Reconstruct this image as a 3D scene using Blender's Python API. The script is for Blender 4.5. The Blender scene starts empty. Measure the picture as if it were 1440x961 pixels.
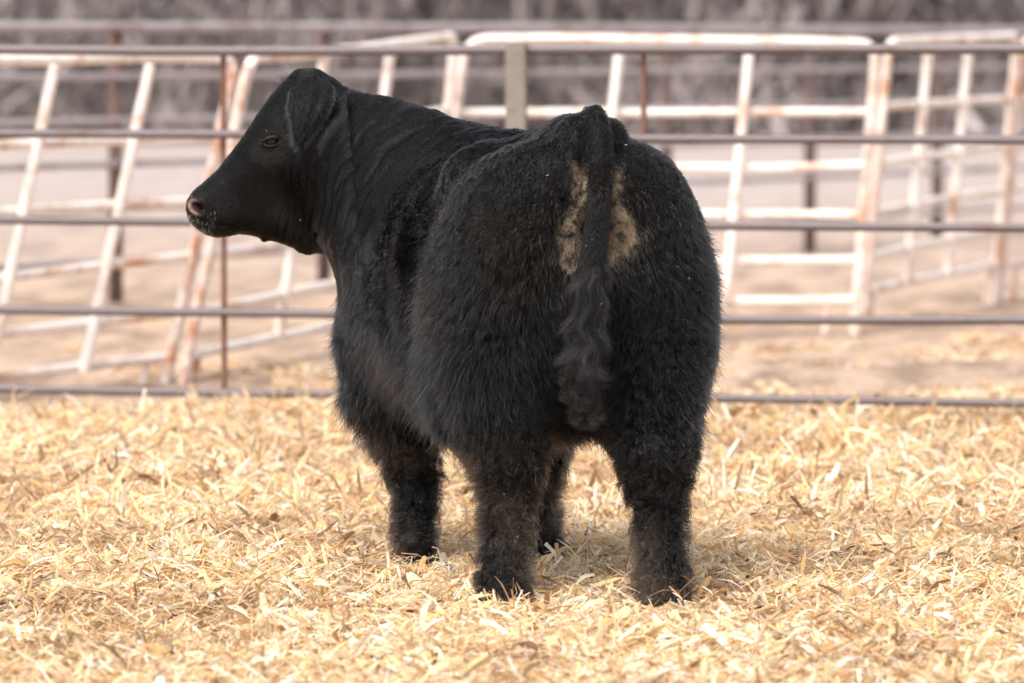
import bpy, math, random
import numpy as np
from mathutils import Vector

scene = bpy.context.scene
col = scene.collection
rng = np.random.default_rng(7)
random.seed(7)
R = math.radians

# ------------------------------------------------------------------ camera
F = 8000.0            # focal length in pixels of the 1440 px wide photograph (200 mm)
HZ = 50.0             # horizon row
CAMZ = 1.65
PITCH = math.atan((480.5 - HZ) / F)
cam_d = bpy.data.cameras.new('camera')
cam = bpy.data.objects.new('camera', cam_d)
col.objects.link(cam)
cam.location = (0, 0, CAMZ)
cam.rotation_euler = (math.pi / 2 - PITCH, 0, 0)
cam_d.sensor_width = 36.0
cam_d.lens = 36.0 * F / 1440.0
cam_d.clip_start = 0.5
cam_d.clip_end = 1500
cam_d.dof.use_dof = True
cam_d.dof.focus_distance = 17.0
cam_d.dof.aperture_fstop = 3.2
scene.camera = cam

# ------------------------------------------------------------------ light
world = bpy.data.worlds.new('World')
scene.world = world
world.use_nodes = True
wn = world.node_tree
bg = wn.nodes['Background']
sky = wn.nodes.new('ShaderNodeTexSky')
sky.sky_type = 'NISHITA'
sky.sun_disc = False
sun_dir = Vector((-0.30, -0.50, 0.81)).normalized()
sky.sun_elevation = math.asin(sun_dir.z)
sky.sun_rotation = math.atan2(sun_dir.x, sun_dir.y)
sky.air_density = 0.8
sky.dust_density = 3.0
sky.ozone_density = 0.4
hs = wn.nodes.new('ShaderNodeHueSaturation')      # thin bright cloud: a much less blue sky
hs.inputs['Saturation'].default_value = 0.30
wn.links.new(sky.outputs[0], hs.inputs['Color'])
wn.links.new(hs.outputs[0], bg.inputs[0])
bg.inputs[1].default_value = 0.15
sun_l = bpy.data.lights.new('sun', 'SUN')
sun_l.energy = 1.65
sun_l.angle = R(40)
sun_l.color = (1.0, 0.93, 0.84)
sun = bpy.data.objects.new('sun', sun_l)
sun.rotation_euler = (-sun_dir).to_track_quat('-Z', 'Y').to_euler()
sun.location = (-8, 4, 15)
col.objects.link(sun)
scene.view_settings.view_transform = 'Standard'
scene.view_settings.look = 'None'
scene.view_settings.gamma = 1.0
scene.view_settings.exposure = 1.08
scene.cycles.max_bounces = 8
scene.cycles.transparent_max_bounces = 8
scene.cycles_curves.shape = 'RIBBONS'
scene.cycles_curves.subdivisions = 2

# ------------------------------------------------------------------ helpers
CA, SA = math.cos(PITCH), math.sin(PITCH)


def P(px, py, d):
    """the point of the place seen at photo pixel (px, py) at distance d along +Y"""
    x = px - 720.0
    u = 480.5 - py
    y = F * CA + u * SA
    z = -F * SA + u * CA
    k = d / y
    return np.array([x * k, d, CAMZ + z * k])


def proj(p):
    """photo pixel of each point (used to lay folds and patches out where they sit on the hide)"""
    x, y, z = p[:, 0], p[:, 1], p[:, 2] - CAMZ
    w = y * CA - z * SA
    v = y * SA + z * CA
    return 720 + F * x / w, 480.5 - F * v / w


def hsh(ix, iy, iz, seed=0):
    with np.errstate(over='ignore'):
        h = (ix.astype(np.uint32) * np.uint32(73856093)) ^ (iy.astype(np.uint32) * np.uint32(19349663)) ^ \
            (iz.astype(np.uint32) * np.uint32(83492791)) ^ np.uint32((seed * 2654435761) & 0xffffffff)
        h ^= h >> np.uint32(13)
        h = h * np.uint32(1274126177)
        h ^= h >> np.uint32(16)
        h = h * np.uint32(2246822519)
        h ^= h >> np.uint32(15)
    return (h & np.uint32(0xffffff)).astype(np.float32) / 16777215.0


def vnoise(p, seed=0):
    p = np.asarray(p, dtype=np.float64)
    f = np.floor(p)
    t = (p - f)
    t = t * t * (3 - 2 * t)
    i = f.astype(np.int64)
    out = 0
    for dx in (0, 1):
        wx = t[:, 0] if dx else 1 - t[:, 0]
        for dy in (0, 1):
            wy = t[:, 1] if dy else 1 - t[:, 1]
            for dz in (0, 1):
                wz = t[:, 2] if dz else 1 - t[:, 2]
                out = out + wx * wy * wz * hsh(i[:, 0] + dx, i[:, 1] + dy, i[:, 2] + dz, seed)
    return out * 2 - 1


def fbm(p, seed=0, o=3):
    a, s, t = 1.0, 0, 0
    p = np.asarray(p, dtype=np.float64)
    for k in range(o):
        s = s + a * vnoise(p * (2 ** k), seed + k * 17)
        t += a
        a *= .5
    return s / t


def norm(v):
    return v / np.maximum(np.linalg.norm(v, axis=-1, keepdims=True), 1e-9)


def sst(x, a, b):
    t = np.clip((x - a) / (b - a), 0, 1)
    return t * t * (3 - 2 * t)


def mesh_np(name, V, Q, mat, parent=None, smooth=True, colors=None, cname='tint'):
    """V (n,3), Q (m,k) faces of k corners -> one mesh object"""
    me = bpy.data.meshes.new(name)
    V = np.ascontiguousarray(V, dtype=np.float32)
    Q = np.ascontiguousarray(Q, dtype=np.int32)
    me.vertices.add(len(V))
    me.vertices.foreach_set('co', V.ravel())
    m, k = Q.shape
    me.loops.add(m * k)
    me.loops.foreach_set('vertex_index', Q.ravel())
    me.polygons.add(m)
    me.polygons.foreach_set('loop_start', np.arange(0, m * k, k, dtype=np.int32))
    me.polygons.foreach_set('loop_total', np.full(m, k, dtype=np.int32))
    me.update(calc_edges=True)
    me.polygons.foreach_set('use_smooth', np.full(m, smooth, dtype=bool))
    if colors is not None:
        a = me.color_attributes.new(cname, 'FLOAT_COLOR', 'POINT')
        c = np.ones((len(V), 4), dtype=np.float32)
        c[:, :3] = colors
        a.data.foreach_set('color', c.ravel())
    if mat is not None:
        me.materials.append(mat)
    o = bpy.data.objects.new(name, me)
    col.objects.link(o)
    if parent is not None:
        o.parent = parent
        o.matrix_parent_inverse = parent_inv(parent)
    return o


def parent_inv(p):
    # parents are unrotated, unscaled and themselves top-level: only their place counts
    from mathutils import Matrix
    loc = Vector(p.location)
    if p.parent is not None:
        loc = Vector((0, 0, 0))
        q = p
        while q.parent is not None:
            q = q.parent
        loc = Vector(q.location)
        return Matrix.Translation(-loc) @ Matrix.Translation(Vector((0, 0, 0)))
    return Matrix.Translation(-loc)


def empty(name, loc, label, cat, group=None):
    o = bpy.data.objects.new(name, None)
    o.location = loc
    o.empty_display_size = .2
    col.objects.link(o)
    o['label'] = label
    o['category'] = cat
    if group:
        o['group'] = group
    return o


class MB:
    def __init__(s):
        s.v, s.f, s.n = [], [], 0

    def add(s, V, Q):
        s.v.append(np.asarray(V, float))
        s.f.append(np.asarray(Q, int) + s.n)
        s.n += len(V)

    def tube(s, pts, r, n=14, caps=True):
        pts = np.asarray(pts, float)
        m = len(pts)
        r = np.full(m, r, float) if np.isscalar(r) else np.asarray(r, float)
        T = np.gradient(pts, axis=0)
        T = norm(T)
        ref = np.array([0, 0, 1.0]) if abs(T[0, 2]) < .9 else np.array([0, 1.0, 0])
        a = np.cross(T[0], ref)
        a /= np.linalg.norm(a)
        rings = []
        for i in range(m):
            a = a - T[i] * a.dot(T[i])
            a /= np.linalg.norm(a)
            b = np.cross(T[i], a)
            th = np.linspace(0, 2 * np.pi, n, endpoint=False)
            rings.append(pts[i] + r[i] * (np.cos(th)[:, None] * a + np.sin(th)[:, None] * b))
        if caps:
            rings = [np.repeat(pts[:1], n, 0)] + rings + [np.repeat(pts[-1:], n, 0)]
        V = np.concatenate(rings)
        k = len(rings)
        Q = []
        for i in range(k - 1):
            for j in range(n):
                Q.append((i * n + j, i * n + (j + 1) % n, (i + 1) * n + (j + 1) % n, (i + 1) * n + j))
        s.add(V, Q)
        return s

    def box(s, c, h, rz=0.0, bev=0.0):
        """box with chamfered vertical edges: centre c, half sizes h"""
        x, y, z = h
        b = bev
        pts = [(-x + b, -y), (x - b, -y), (x, -y + b), (x, y - b), (x - b, y), (-x + b, y), (-x, y - b), (-x, -y + b)] if b else \
            [(-x, -y), (x, -y), (x, y), (-x, y)]
        n = len(pts)
        cr, sr = math.cos(rz), math.sin(rz)
        rings = []
        for zz, k in ((-z, 0), (-z, 1), (z - b, 1), (z, 1 - b / max(x, y) if b else 1), (z, 0)):
            rings.append([(c[0] + k * (px * cr - py * sr), c[1] + k * (px * sr + py * cr), c[2] + zz) for px, py in pts])
        V = np.array(rings).reshape(-1, 3)
        Q = [(i * n + j, i * n + (j + 1) % n, (i + 1) * n + (j + 1) % n, (i + 1) * n + j) for i in range(4) for j in range(n)]
        s.add(V, Q)
        return s

    def build(s, name, mat, parent=None, smooth=True):
        o = mesh_np(name, np.concatenate(s.v), np.concatenate(s.f), mat, parent, smooth)
        return o


def auto_smooth(o, ang=40):
    o.data.set_sharp_from_angle(angle=R(ang))


# ------------------------------------------------------------------ materials
def mat(name, base=(.5, .5, .5), rough=.6, metal=0.0, spec=.5):
    m = bpy.data.materials.new(name)
    m.use_nodes = True
    b = m.node_tree.nodes['Principled BSDF']
    b.inputs['Base Color'].default_value = (*base, 1)
    b.inputs['Roughness'].default_value = rough
    b.inputs['Metallic'].default_value = metal
    b.inputs['Specular IOR Level'].default_value = spec
    return m, m.node_tree, b


def N(nt, t, **kw):
    n = nt.nodes.new(t)
    for k, v in kw.items():
        setattr(n, k, v)
    return n


def ramp(nt, fac, stops):
    r = N(nt, 'ShaderNodeValToRGB')
    e = r.color_ramp.elements
    while len(e) < len(stops):
        e.new(.5)
    for i, (p, c) in enumerate(stops):
        e[i].position = p
        e[i].color = (*c, 1)
    nt.links.new(fac, r.inputs[0])
    return r.outputs[0]


def noise(nt, vec, scale, detail=4, rough=.6, dist=0):
    n = N(nt, 'ShaderNodeTexNoise')
    n.inputs['Scale'].default_value = scale
    n.inputs['Detail'].default_value = detail
    n.inputs['Roughness'].default_value = rough
    n.inputs['Distortion'].default_value = dist
    nt.links.new(vec, n.inputs['Vector'])
    return n.outputs[0]


def mapping(nt, vec, scale):
    m = N(nt, 'ShaderNodeMapping')
    m.inputs['Scale'].default_value = scale
    nt.links.new(vec, m.inputs['Vector'])
    return m.outputs[0]


def mixc(nt, fac, a, b):
    m = N(nt, 'ShaderNodeMix', data_type='RGBA')
    for s, v in ((0, fac), (6, a), (7, b)):
        if isinstance(v, (int, float)):
            m.inputs[s].default_value = v
        elif isinstance(v, tuple):
            m.inputs[s].default_value = (*v, 1)
        else:
            nt.links.new(v, m.inputs[s])
    return m.outputs[2]


def bump(nt, b, h, strength=.3, dist=.01):
    n = N(nt, 'ShaderNodeBump')
    n.inputs['Strength'].default_value = strength
    n.inputs['Distance'].default_value = dist
    nt.links.new(h, n.inputs['Height'])
    nt.links.new(n.outputs[0], b.inputs['Normal'])


def geo_pos(nt):
    return N(nt, 'ShaderNodeNewGeometry').outputs['Position']


# ground: dirt with trampled straw litter
m_ground, nt, b = mat('dirt', rough=.95, spec=.15)
pos = geo_pos(nt)
big = noise(nt, pos, .55, 5, .65)
mid = noise(nt, mapping(nt, pos, (1, .30, 1)), 2.3, 5, .68, .4)
fine = noise(nt, pos, 22, 4, .7)
c1 = ramp(nt, big, [(.30, (.37, .275, .22)), (.5, (.49, .375, .30)), (.7, (.55, .43, .34))])
c2 = ramp(nt, mid, [(.40, (.20, .14, .10)), (.49, (.42, .31, .235)), (.58, (.54, .40, .30)), (.75, (.64, .47, .27))])
cc = mixc(nt, .72, c1, c2)
sp = ramp(nt, fine, [(.3, (.36, .27, .21)), (.5, (.78, .73, .69)), (.7, (1, 1, 1))])
mm = N(nt, 'ShaderNodeMix', data_type='RGBA', blend_type='MULTIPLY')
mm.inputs[0].default_value = .7
nt.links.new(cc, mm.inputs[6]); nt.links.new(sp, mm.inputs[7])
sx = N(nt, 'ShaderNodeSeparateXYZ'); nt.links.new(pos, sx.inputs[0])
mr = N(nt, 'ShaderNodeMapRange'); nt.links.new(sx.outputs[1], mr.inputs[0])
mr.inputs[1].default_value = 34; mr.inputs[2].default_value = 60
gcol = ramp(nt, mid, [(.3, (.30, .245, .225)), (.6, (.40, .335, .31))])
nt.links.new(mixc(nt, mr.outputs[0], mm.outputs[2], gcol), b.inputs['Base Color'])
bump(nt, b, fine, .5, .02)

# straw, colour carried by each piece
m_straw, nt, b = mat('straw', rough=.55, spec=.35)
at = N(nt, 'ShaderNodeAttribute', attribute_name='tint')
fib = noise(nt, geo_pos(nt), 140, 2, .5)
fr = ramp(nt, fib, [(.3, (.78, .74, .68)), (.6, (1, 1, 1))])
mm = N(nt, 'ShaderNodeMix', data_type='RGBA', blend_type='MULTIPLY')
mm.inputs[0].default_value = 1
nt.links.new(at.outputs['Color'], mm.inputs[6]); nt.links.new(fr, mm.inputs[7])
nt.links.new(mm.outputs[2], b.inputs['Base Color'])
tr = N(nt, 'ShaderNodeBsdfTranslucent')
nt.links.new(mm.outputs[2], tr.inputs[0])
ms = N(nt, 'ShaderNodeMixShader')
ms.inputs[0].default_value = .28
nt.links.new(b.outputs[0], ms.inputs[1]); nt.links.new(tr.outputs[0], ms.inputs[2])
nt.links.new(ms.outputs[0], nt.nodes['Material Output'].inputs[0])


def rusted(name, paint, rust, lo, hi, scale, metal=0.0, rough=.5):
    m, nt, b = mat(name, rough=rough, metal=metal)
    pos = geo_pos(nt)
    n1 = noise(nt, pos, scale, 6, .7, .4)
    n2 = noise(nt, pos, scale * 7, 4, .6)
    f = ramp(nt, n1, [(lo, (0, 0, 0)), (hi, (1, 1, 1))])
    rc = ramp(nt, n2, [(.3, tuple(x * .6 for x in rust)), (.7, rust)])
    pc = ramp(nt, n2, [(.25, tuple(x * .86 for x in paint)), (.7, paint)])
    nt.links.new(mixc(nt, f, pc, rc), b.inputs['Base Color'])
    bump(nt, b, n2, .25, .004)
    return m


m_white = rusted('worn_white_paint', (.82, .74, .69), (.66, .37, .22), .50, .66, 3.6)
m_rusty = rusted('rusty_white_paint', (.78, .68, .62), (.56, .25, .12), .42, .60, 5.0)
m_pipe = rusted('weathered_steel_pipe', (.145, .118, .122), (.14, .08, .06), .55, .72, 4.0, .2, .5)
m_stay = rusted('rusted_steel', (.17, .095, .08), (.23, .09, .05), .4, .6, 5.0, .1, .7)
m_post = rusted('grey_post', (.235, .20, .18), (.18, .14, .12), .4, .7, 5.0, 0, .8)
m_farpipe = rusted('dull_pipe', (.40, .35, .355), (.30, .24, .23), .5, .65, 2.0, .1, .6)
m_farpost = rusted('brown_post', (.13, .085, .08), (.18, .09, .07), .45, .65, 2.0, 0, .8)

# brush (leafless thicket)
m_brush, nt, b = mat('bare_brush', rough=.95, spec=.1)
at = N(nt, 'ShaderNodeAttribute', attribute_name='tint')
nt.links.new(at.outputs['Color'], b.inputs['Base Color'])

# hide and hair
m_hide, nt, b = mat('hide', rough=.55, spec=.14)
at = N(nt, 'ShaderNodeAttribute', attribute_name='tint')
hn = noise(nt, geo_pos(nt), 260, 3, .6)
fr = ramp(nt, hn, [(.3, (.5, .5, .5)), (.7, (1.25, 1.25, 1.25))])
mm = N(nt, 'ShaderNodeMix', data_type='RGBA', blend_type='MULTIPLY')
mm.inputs[0].default_value = 1
nt.links.new(at.outputs['Color'], mm.inputs[6]); nt.links.new(fr, mm.inputs[7])
nt.links.new(mm.outputs[2], b.inputs['Base Color'])
bump(nt, b, hn, .35, .002)

m_hair = bpy.data.materials.new('hair')
m_hair.use_nodes = True
nt = m_hair.node_tree
nt.nodes.remove(nt.nodes['Principled BSDF'])
hb = N(nt, 'ShaderNodeBsdfHairPrincipled')
hb.parametrization = 'COLOR'
at = N(nt, 'ShaderNodeAttribute', attribute_name='tint')
nt.links.new(at.outputs['Color'], hb.inputs['Color'])
hb.inputs['Roughness'].default_value = .19
hb.inputs['IOR'].default_value = 1.30
hb.inputs['Radial Roughness'].default_value = .38
nt.links.new(hb.outputs[0], nt.nodes['Material Output'].inputs[0])

m_eye, nt, b = mat('eyeball', (.014, .008, .005), .12, 0, .35)
m_hoof, nt, b = mat('hoof_horn', (.03, .026, .022), .45)
bump(nt, b, noise(nt, mapping(nt, geo_pos(nt), (20, 20, 160)), 1, 3), .4, .004)
m_cob, nt, b = mat('corn_cob', (.42, .17, .11), .9)
vv = N(nt, 'ShaderNodeTexVoronoi'); vv.inputs['Scale'].default_value = 160
nt.links.new(geo_pos(nt), vv.inputs['Vector'])
nt.links.new(ramp(nt, vv.outputs[0], [(.1, (.55, .30, .20)), (.6, (.24, .07, .05))]), b.inputs['Base Color'])
bump(nt, b, vv.outputs[0], .8, .004)


# ------------------------------------------------------------------ ground
def ground_h(x, y):
    p = np.stack([x, y, np.zeros_like(x)], -1)
    k = sst(y, 25.5, 23.0)                       # the bedded pen is loose and lumpy
    h = k * (.030 * fbm(p * 1.1, 3, 3) + .034 * fbm(p * np.array([3.4, 4.2, 1]), 9, 3))
    h = h + (1 - k) * .045 * fbm(p * .8, 5, 4) * sst(y, 90, 30)
    h = h + .045 * np.exp(-((y - 24.0) / .8) ** 2) * (0.6 + .5 * fbm(p * 1.7, 21, 2))
    # raked drift of straw at the left and the hollow behind it
    h = h + .030 * np.exp(-((x + 1.0) / .55) ** 2 - ((y - 16.6) / .30) ** 2)
    # straw trodden down under each foot
    for fx_, fy_ in ((-.02, 16.34), (.43, 16.30), (-.303, 17.52), (.085, 17.78)):
        h = h * (1 - .8 * np.exp(-((x - fx_) ** 2 + (y - fy_) ** 2) / .14 ** 2)) - .030 * np.exp(-((x - fx_) ** 2 + (y - fy_ + .06) ** 2) / .17 ** 2)
    return h


def grid_sheet(xs, ys):
    X, Y = np.meshgrid(xs, ys)
    x, y = X.ravel(), Y.ravel()
    V = np.stack([x, y, ground_h(x, y)], -1)
    nx, ny = len(xs), len(ys)
    i = np.arange(ny - 1)[:, None] * nx + np.arange(nx - 1)[None]
    Q = np.stack([i, i + 1, i + 1 + nx, i + nx], -1).reshape(-1, 4)
    return V, Q


xs = np.concatenate([[-400, -150, -60, -30, -16, -9], np.arange(-6, 6.01, .06), [9, 16, 30, 60, 150, 400]])
ys = np.concatenate([[-60, -20, 0, 6, 10, 12], np.arange(13, 30, .06), np.arange(30, 50, .25), [54, 60, 68, 78, 90, 110, 140, 200, 320, 600, 1200]])
V, Q = grid_sheet(xs, ys)
gr = mesh_np('ground', V, Q, m_ground)
gr['kind'] = 'structure'

# ------------------------------------------------------------------ straw bedding
PAL = np.array([(.84, .62, .37), (.90, .72, .49), (.74, .47, .23), (.93, .80, .62), (.95, .89, .80), (.56, .34, .18), (.30, .18, .10), (.86, .60, .31), (.70, .40, .20)])
PALW = np.array([.20, .21, .10, .17, .12, .07, .055, .07, .005]); PALW = PALW / PALW.sum()


def straw_pieces(n, sampler, lmin, lmax, wmin, wmax, up, lift, seed):
    g = np.random.default_rng(seed)
    x, y = sampler(g, n)
    n = len(x)
    # shape: four rows of three points across, rows bent along the length
    L = lmin + (lmax - lmin) * g.random(n) ** 1.8
    W = wmin + (wmax - wmin) * g.random(n) ** 2.2
    yaw = g.random(n) * 2 * np.pi
    pitch = g.normal(0, up, n)
    pitch = np.clip(pitch, -1.3, 1.3)
    roll = g.normal(0, .7, n)
    ax = np.stack([np.cos(yaw) * np.cos(pitch), np.sin(yaw) * np.cos(pitch), np.sin(pitch)], -1)
    sd = np.stack([-np.sin(yaw), np.cos(yaw), np.zeros(n)], -1)
    nr = np.cross(ax, sd)
    cr, sr = np.cos(roll)[:, None], np.sin(roll)[:, None]
    sd, nr = sd * cr + nr * sr, nr * cr - sd * sr
    z0 = ground_h(x, y) + lift * g.random(n) + np.abs(np.sin(pitch)) * L * .42
    c = np.stack([x, y, z0], -1)
    bend = g.normal(0, .16, n) * L
    twist = g.normal(0, .5, n)
    cup = (.15 + .5 * g.random(n)) * W
    V = np.zeros((n, 4, 3, 3), dtype=np.float32)
    for i, s in enumerate((-.5, -.17, .17, .5)):
        wk = (.75, 1, .95, .6)[i] * (1 + .25 * g.normal(0, 1, n))
        tw = twist * s * 2
        s2 = sd * np.cos(tw)[:, None] + nr * np.sin(tw)[:, None]
        n2 = nr * np.cos(tw)[:, None] - sd * np.sin(tw)[:, None]
        ctr = c + ax * (L * s)[:, None] + nr * (bend * (.25 - s * s) * 3)[:, None]
        for j, t in enumerate((-.5, 0, .5)):
            V[:, i, j] = ctr + s2 * (W * wk * t)[:, None] + n2 * (cup * (0 if t else 1) * np.abs(wk))[:, None]
    base = np.arange(n)[:, None, None] * 12
    q = np.array([[i * 3 + j, i * 3 + j + 1, (i + 1) * 3 + j + 1, (i + 1) * 3 + j] for i in range(3) for j in range(2)])
    Q = (base + q[None]).reshape(-1, 4)
    k = g.choice(len(PAL), n, p=PALW)
    C = PAL[k] * (1 + .13 * g.normal(0, 1, n))[:, None]
    pt = np.stack([x, y, 0 * x], -1)
    damp = sst(fbm(pt * np.array([2.2, 1.5, 1]), 71, 4), .02, .30) * (.4 + g.random(n))          # damper, browner straw in patches
    C = C * (1 - .30 * damp[:, None] * np.array([.85, 1.0, 1.15]))
    C = np.clip(C * np.array([1.0, .975, .93]), .03, .96)
    C = np.repeat(C[:, None], 12, 1).reshape(-1, 3)
    return V.reshape(-1, 3), Q, C


def samp(y0, y1, half, marg, p=1.0):
    def f(g, n):
        y = y0 + (y1 - y0) * g.random(n) ** p
        x = (g.random(n) * 2 - 1) * (half * y + marg)
        return x, y
    return f


def samp_patchy(y0, y1, half, marg, th):
    def f(g, n):
        y = y0 + (y1 - y0) * g.random(n) ** 1.6
        x = (g.random(n) * 2 - 1) * (half * y + marg)
        k = fbm(np.stack([x * 1.2, y * .8, 0 * x], -1), 55, 3)
        m = k > th + (y - y0) / (y1 - y0) * .5 - .25
        return x[m], y[m]
    return f


H = .092
sets = [
    straw_pieces(85000, samp(13.4, 18.8, H, .12), .012, .055, .0014, .005, .32, .030, 11),
    straw_pieces(42000, samp(13.4, 19.5, H, .12), .04, .17, .0018, .005, .28, .036, 12),
    straw_pieces(21000, samp(13.4, 19.5, H, .12), .025, .12, .006, .019, .36, .036, 13),
    straw_pieces(2400, samp(13.4, 19.5, H, .12), .05, .13, .014, .030, .30, .036, 19),
    straw_pieces(46000, samp(18.6, 24.2, H, .2), .025, .10, .003, .009, .34, .034, 14),
    straw_pieces(9000, samp(19.0, 24.2, H, .2), .05, .18, .006, .018, .5, .05, 15),
    straw_pieces(15000, samp_patchy(24.2, 34.0, H, .3, .22), .03, .14, .006, .020, .2, .012, 16),
    straw_pieces(24000, samp(11.5, 24.1, .03, 3.2), .03, .13, .004, .014, .30, .03, 17),
    straw_pieces(700, samp(14.0, 20.0, H, .1), .04, .13, .004, .015, .85, .03, 18),
]
Vs, Qs, Cs, off = [], [], [], 0
for V, Q, C in sets:
    Vs.append(V); Qs.append(Q + off); Cs.append(C); off += len(V)
so = mesh_np('straw_bedding', np.concatenate(Vs), np.concatenate(Qs), m_straw, colors=np.concatenate(Cs))
so['kind'] = 'stuff'
so['label'] = 'loose golden straw and chopped stalks covering the pen floor'
so['category'] = 'straw'

# ------------------------------------------------------------------ brush far behind
g = np.random.default_rng(5)
nb = 90000
bx = (g.random(nb) * 2 - 1) * 22
bz = g.random(nb) ** 1.2 * 6.0
by = 86 + g.random(nb) * 7 + bz * .5 + 1.2 * fbm(np.stack([bx * .5, bz * .4, 0 * bx], -1), 3, 3)
top = 4.6 + 1.2 * fbm(np.stack([bx * .3, 0 * bx, 0 * bx], -1), 8, 3)
k = bz < top
bx, by, bz = bx[k], by[k], bz[k]
nb = len(bx)
ln = .25 + .7 * g.random(nb) ** 2
wd = .02 + .07 * g.random(nb) ** 2
a1 = g.normal(0, .6, nb)
ax = np.stack([np.sin(a1), .4 * g.normal(0, 1, nb), np.cos(a1)], -1); ax = norm(ax)
sd = norm(np.cross(ax, norm(g.normal(0, 1, (nb, 3)))))
c = np.stack([bx, by, bz], -1)
V = np.stack([c - sd * wd[:, None], c + sd * wd[:, None], c + ax * ln[:, None] + sd * wd[:, None] * .4, c + ax * ln[:, None] - sd * wd[:, None] * .4], 1)
t = fbm(np.stack([bx * .55, by * .3, bz * 1.0], -1), 77, 4)
t = np.clip(.5 + 1.3 * t, 0, 1)[:, None]
C = (1 - t) * np.array([.120, .102, .100]) + t * np.array([.245, .212, .205])
C = C * 1.18 * (1 + .25 * g.normal(0, 1, (nb, 1)))
C = np.repeat(np.clip(C, .02, .5)[:, None], 4, 1).reshape(-1, 3)
# bank of litter behind the twigs
gx = np.linspace(-26, 26, 160); gz = np.linspace(0, 1, 26)
GX, GZ = np.meshgrid(gx, gz)
hx = GX.ravel(); hz = GZ.ravel() * 4.9
hy = 88 + hz * .9 + 1.4 * fbm(np.stack([hx * .7, hz, 0 * hx], -1), 31, 3)
HV = np.stack([hx, hy, hz - .2], -1)
i = np.arange(25)[:, None] * 160 + np.arange(159)[None]
HQ = np.stack([i, i + 1, i + 161, i + 160], -1).reshape(-1, 4)
ht = np.clip(.5 + 1.3 * fbm(np.stack([hx * .55, hy * .3, hz], -1), 77, 4), 0, 1)[:, None]
HC = (1 - ht) * np.array([.13, .11, .107]) + ht * np.array([.22, .19, .183])
V = np.concatenate([V.reshape(-1, 3), HV])
Q = np.concatenate([np.arange(nb * 4).reshape(-1, 4), HQ + nb * 4])
bo = mesh_np('brush', V, Q, m_brush, smooth=False, colors=np.concatenate([C, HC]))
bo['kind'] = 'stuff'
bo['label'] = 'dense grey-brown leafless thicket far behind the pens'
bo['category'] = 'thicket'


# ------------------------------------------------------------------ fences
def line3(a, b, n=24, sag=0.0, jit=0.0, seed=0):
    a, b = np.asarray(a, float), np.asarray(b, float)
    t = np.linspace(0, 1, n)[:, None]
    p = a * (1 - t) + b * t
    p[:, 2] -= sag * 4 * t[:, 0] * (1 - t[:, 0])
    if jit:
        p[:, 2] += jit * vnoise(np.stack([t[:, 0] * 5, np.full(n, seed + .3), np.zeros(n)], -1), seed)
    return p


# near pipe fence behind the cow: five rails, thin stays, a grey post
def fx(px):            # where the fence line stands
    t = px / 1440.0
    d = 24.5 - 1.0 * t
    return P(px, 400, d)[0], d


fence = empty('pipe_fence', (*fx(726), 0), 'dark steel pipe fence of five rails directly behind the cow', 'fence')
lx0, ly0 = fx(-900)
lx1, ly1 = fx(2300)
for i, (z, rr) in enumerate(zip((1.590, 1.222, .852, .470, .128), (.0225, .0195, .019, .019, .018))):
    mb = MB().tube(line3((lx0, ly0, z), (lx1, ly1, z), 60, 0, .010, i + 1), rr)
    auto_smooth(mb.build('rail', m_pipe, fence))
for px in (-275, 315, 905, 1495):
    x, d = fx(px)
    auto_smooth(MB().tube([(x, d - .001, 1.572), (x, d - .001, .85), (x, d - .001, .142)], .0125, 10).build('stay', m_stay, fence))
for px in (726, 2200, -800):
    x, d = fx(px)
    auto_smooth(MB().box((x, d - .075, .75), (.043, .043, .875), -.06, .006).build('post', m_post, fence))


# far pipe fence, brown posts
far = empty('rail_fence', (0, 39.4, 0), 'far pipe fence with dull mauve rails and slim brown posts before the thicket', 'fence')


def ffx(x):
    return 39.4 + x * 1.70


for i, z in enumerate((1.70, 1.395, 1.12, .86, .58, .25)):
    y0, y1 = ffx(-6), ffx(9)
    MB().tube(line3((-6, y0, z), (9, y1, z), 30, 0, .012, 40 + i), .034 if i == 0 else .024).build('rail', m_farpipe, far)
for x in (-4.9, -3.68, -2.46, -1.235, 0.0, 1.12, 2.27, 3.38, 4.6, 5.8):
    MB().tube([(x, ffx(x) + .08, -.1), (x, ffx(x) + .08, .8), (x, ffx(x) + .08, 1.68)], .045, 12).build('post', m_farpost, far)

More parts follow.
